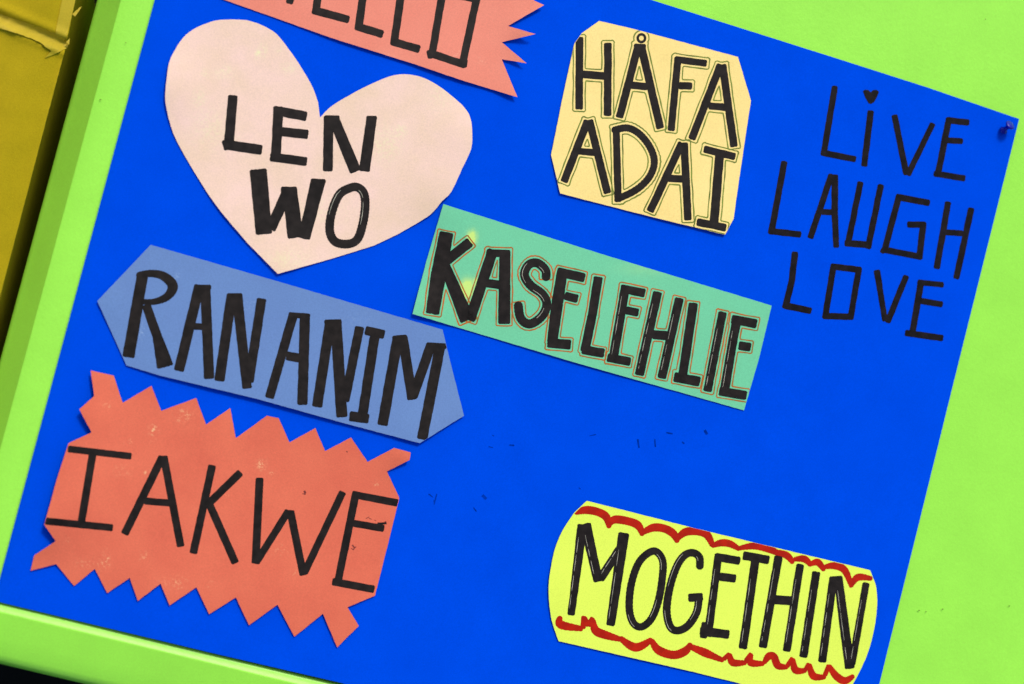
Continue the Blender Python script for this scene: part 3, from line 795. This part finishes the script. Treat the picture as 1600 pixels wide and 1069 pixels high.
# ---- push pin in the upper right corner
def lathe(name, prof, mat, parent, seg=28):
    vs = []; fs = []; n = len(prof)
    for i in range(seg):
        a = 2 * math.pi * i / seg
        for r, z in prof: vs.append((r * math.cos(a), r * math.sin(a), z))
    for i in range(seg):
        for j in range(n - 1):
            a, b = i * n + j, ((i + 1) % seg) * n + j
            fs.append((a, b, b + 1, a + 1))
    return link(name, vs, fs, mat, parent, smooth=True)
mp_ = bpy.data.materials.new('blue_pin_plastic'); mp_.use_nodes = True
nt = mp_.node_tree; bs = nt.nodes['Principled BSDF']
pn = nt.nodes.new('ShaderNodeTexNoise'); pn.inputs['Scale'].default_value = 300
cr = nt.nodes.new('ShaderNodeValToRGB'); cr.color_ramp.elements[0].color = (0.0005, 0.003, 0.34, 1); cr.color_ramp.elements[1].color = (0.001, 0.010, 0.62, 1)
nt.links.new(pn.outputs[0], cr.inputs[0]); nt.links.new(cr.outputs[0], bs.inputs['Base Color'])
bs.inputs['Roughness'].default_value = 0.32; bs.inputs['Specular IOR Level'].default_value = 0.3; bs.inputs['Transmission Weight'].default_value = 0.3; bs.inputs['IOR'].default_value = 1.45
M_steel = bpy.data.materials.new('steel'); M_steel.use_nodes = True
M_steel.node_tree.nodes['Principled BSDF'].inputs['Metallic'].default_value = 1; M_steel.node_tree.nodes['Principled BSDF'].inputs['Roughness'].default_value = 0.25
M_steel.node_tree.nodes['Principled BSDF'].inputs['Base Color'].default_value = (0.6, 0.6, 0.62, 1)
pin = bpy.data.objects.new('push_pin', None); COL.objects.link(pin)
tag(pin, 'small dark blue plastic push pin at the upper right corner of the blue poster', 'push pin')
mm = 0.001
lathe('pin_body', [(0, 0), (2.6 * mm, 0), (3.5 * mm, .4 * mm), (3.6 * mm, 1.2 * mm), (2.6 * mm, 1.9 * mm), (1.9 * mm, 3.0 * mm), (1.7 * mm, 5.2 * mm), (2.0 * mm, 6.6 * mm), (3.2 * mm, 7.4 * mm), (4.1 * mm, 8.0 * mm),
      (4.2 * mm, 9.0 * mm), (3.7 * mm, 9.5 * mm), (0, 9.7 * mm)], mp_, pin)
lathe('needle', [(0.01 * mm, -8 * mm), (.5 * mm, -6 * mm), (.55 * mm, 0.2 * mm)], M_steel, pin)
pin.location = P(1566, 205, poster_z(1566, 205)) + Vector((0, 0, 0.0012))
axis = (Vector((0, 0, 1)) + (right * 0.45 + up * 0.62)).normalized()
pin.rotation_euler = axis.to_track_quat('Z', 'Y').to_euler()

# ---- cardboard box at the left
box = bpy.data.objects.new('cardboard_box', None); COL.objects.link(box)
tag(box, 'brown cardboard box with torn creased tape beside the green board', 'cardboard box')
ZB = -0.035
def zbox(x, y, k=0.0):
    """the box's upper face sags a little, is creased at the flaps, and tilts up leftward to block sky"""
    c = (y - 26) - (x * 0.42)                   # distance from the crease line, pixels
    z = ZB + k + 0.50 * max(0.0, (118 - 0.25 * y - x)) * 0.00051 - 0.0035 * math.exp(-(c / 9) ** 2) + 0.0022 * math.exp(-((c - 15) / 6) ** 2) + 0.0025 * math.exp(-((c + 13) / 7) ** 2) + 0.0012 * nz(x, y, 1 / 45, 4)  # leftward rise added to dim the board's left and bounce warm light
    return z
def grid_sheet(name, poly, zf, mats, thick, step, jit=0.4):
    o = sheet(name, poly, zf, mats, thick, step, jit)
    for p in o.data.polygons: p.use_smooth = p.material_index == 0
    return o
M_cedge = paper_mat('cardboard_edge', lin(140, 124, 20), rough=0.9)
flap_up = [(-260, -180), (136, -74), (117, 4), (104, 66), (96, 63), (0, 24), (-260, -80)]
flap_lo = [(-260, -74), (0, 31), (98, 71), (103, 73), (73, 185), (43, 300), (0, 463), (-80, 760), (-420, 700)]
u = grid_sheet('upper_flap', flap_up, lambda x, y: zbox(x, y, 0.0006), [M_card, M_cedge], 0.003, 5); u.parent = box
w2 = grid_sheet('lower_flap', flap_lo, zbox, [M_card, M_cedge], 0.003, 5); w2.parent = box
tape = grid_sheet('tape', [(-200, -90), (0, 22), (60, 42), (98, 57), (107, 68), (105, 75), (85, 85), (70, 91), (80, 80), (62, 66), (40, 57), (0, 44), (-200, -55)],
                  lambda x, y: zbox(x, y, 0.0010) + 0.0008 * nz(x, y, 1 / 9, 2), [M_card2, M_cedge], 0.0003, 3.5, 1.0); tape.parent = box
strip = grid_sheet('edge_strip', [(122, -20), (117, 4), (103, 62), (86, 54), (101, -20)], lambda x, y: zbox(x, y, 0.0012), [M_card2, M_cedge], 0.0004, 4); strip.parent = box
for pts in ([(113, 22), (124, 12), (128, 10), (125, 15), (117, 26)], [(103, 66), (109, 60), (108, 70)]):
    t = grid_sheet('torn_paper', pts, lambda x, y: ZB + 0.002 + 0.0008 * nz(x, y, 0.3, 1), [M_card2, M_cedge], 0.0002, 3, 0.6); t.parent = box
# box sides down to the ground
c1, c2, c4 = P(136, -74, ZB), P(0, 464, ZB), P(-260, -180, zbox(-260, -180))
def wall(name, a, b, th=0.004):
    d = (b - a).normalized(); n_ = Vector((d.y, -d.x, 0)) * th
    cs = [a, b, b + n_, a + n_]
    vs_ = [(c.x, c.y, c.z - 0.0035) for c in cs] + [(c.x, c.y, -0.55) for c in cs]
    o = link(name, vs_, [(0, 1, 2, 3), (4, 7, 6, 5), (0, 4, 5, 1), (1, 5, 6, 2), (2, 6, 7, 3), (3, 7, 4, 0)], M_card, box)
    return o
ext = c1 + (c2 - c1) * 1.6
wall('side_panel', c1, ext); wall('end_panel', c4, c1)
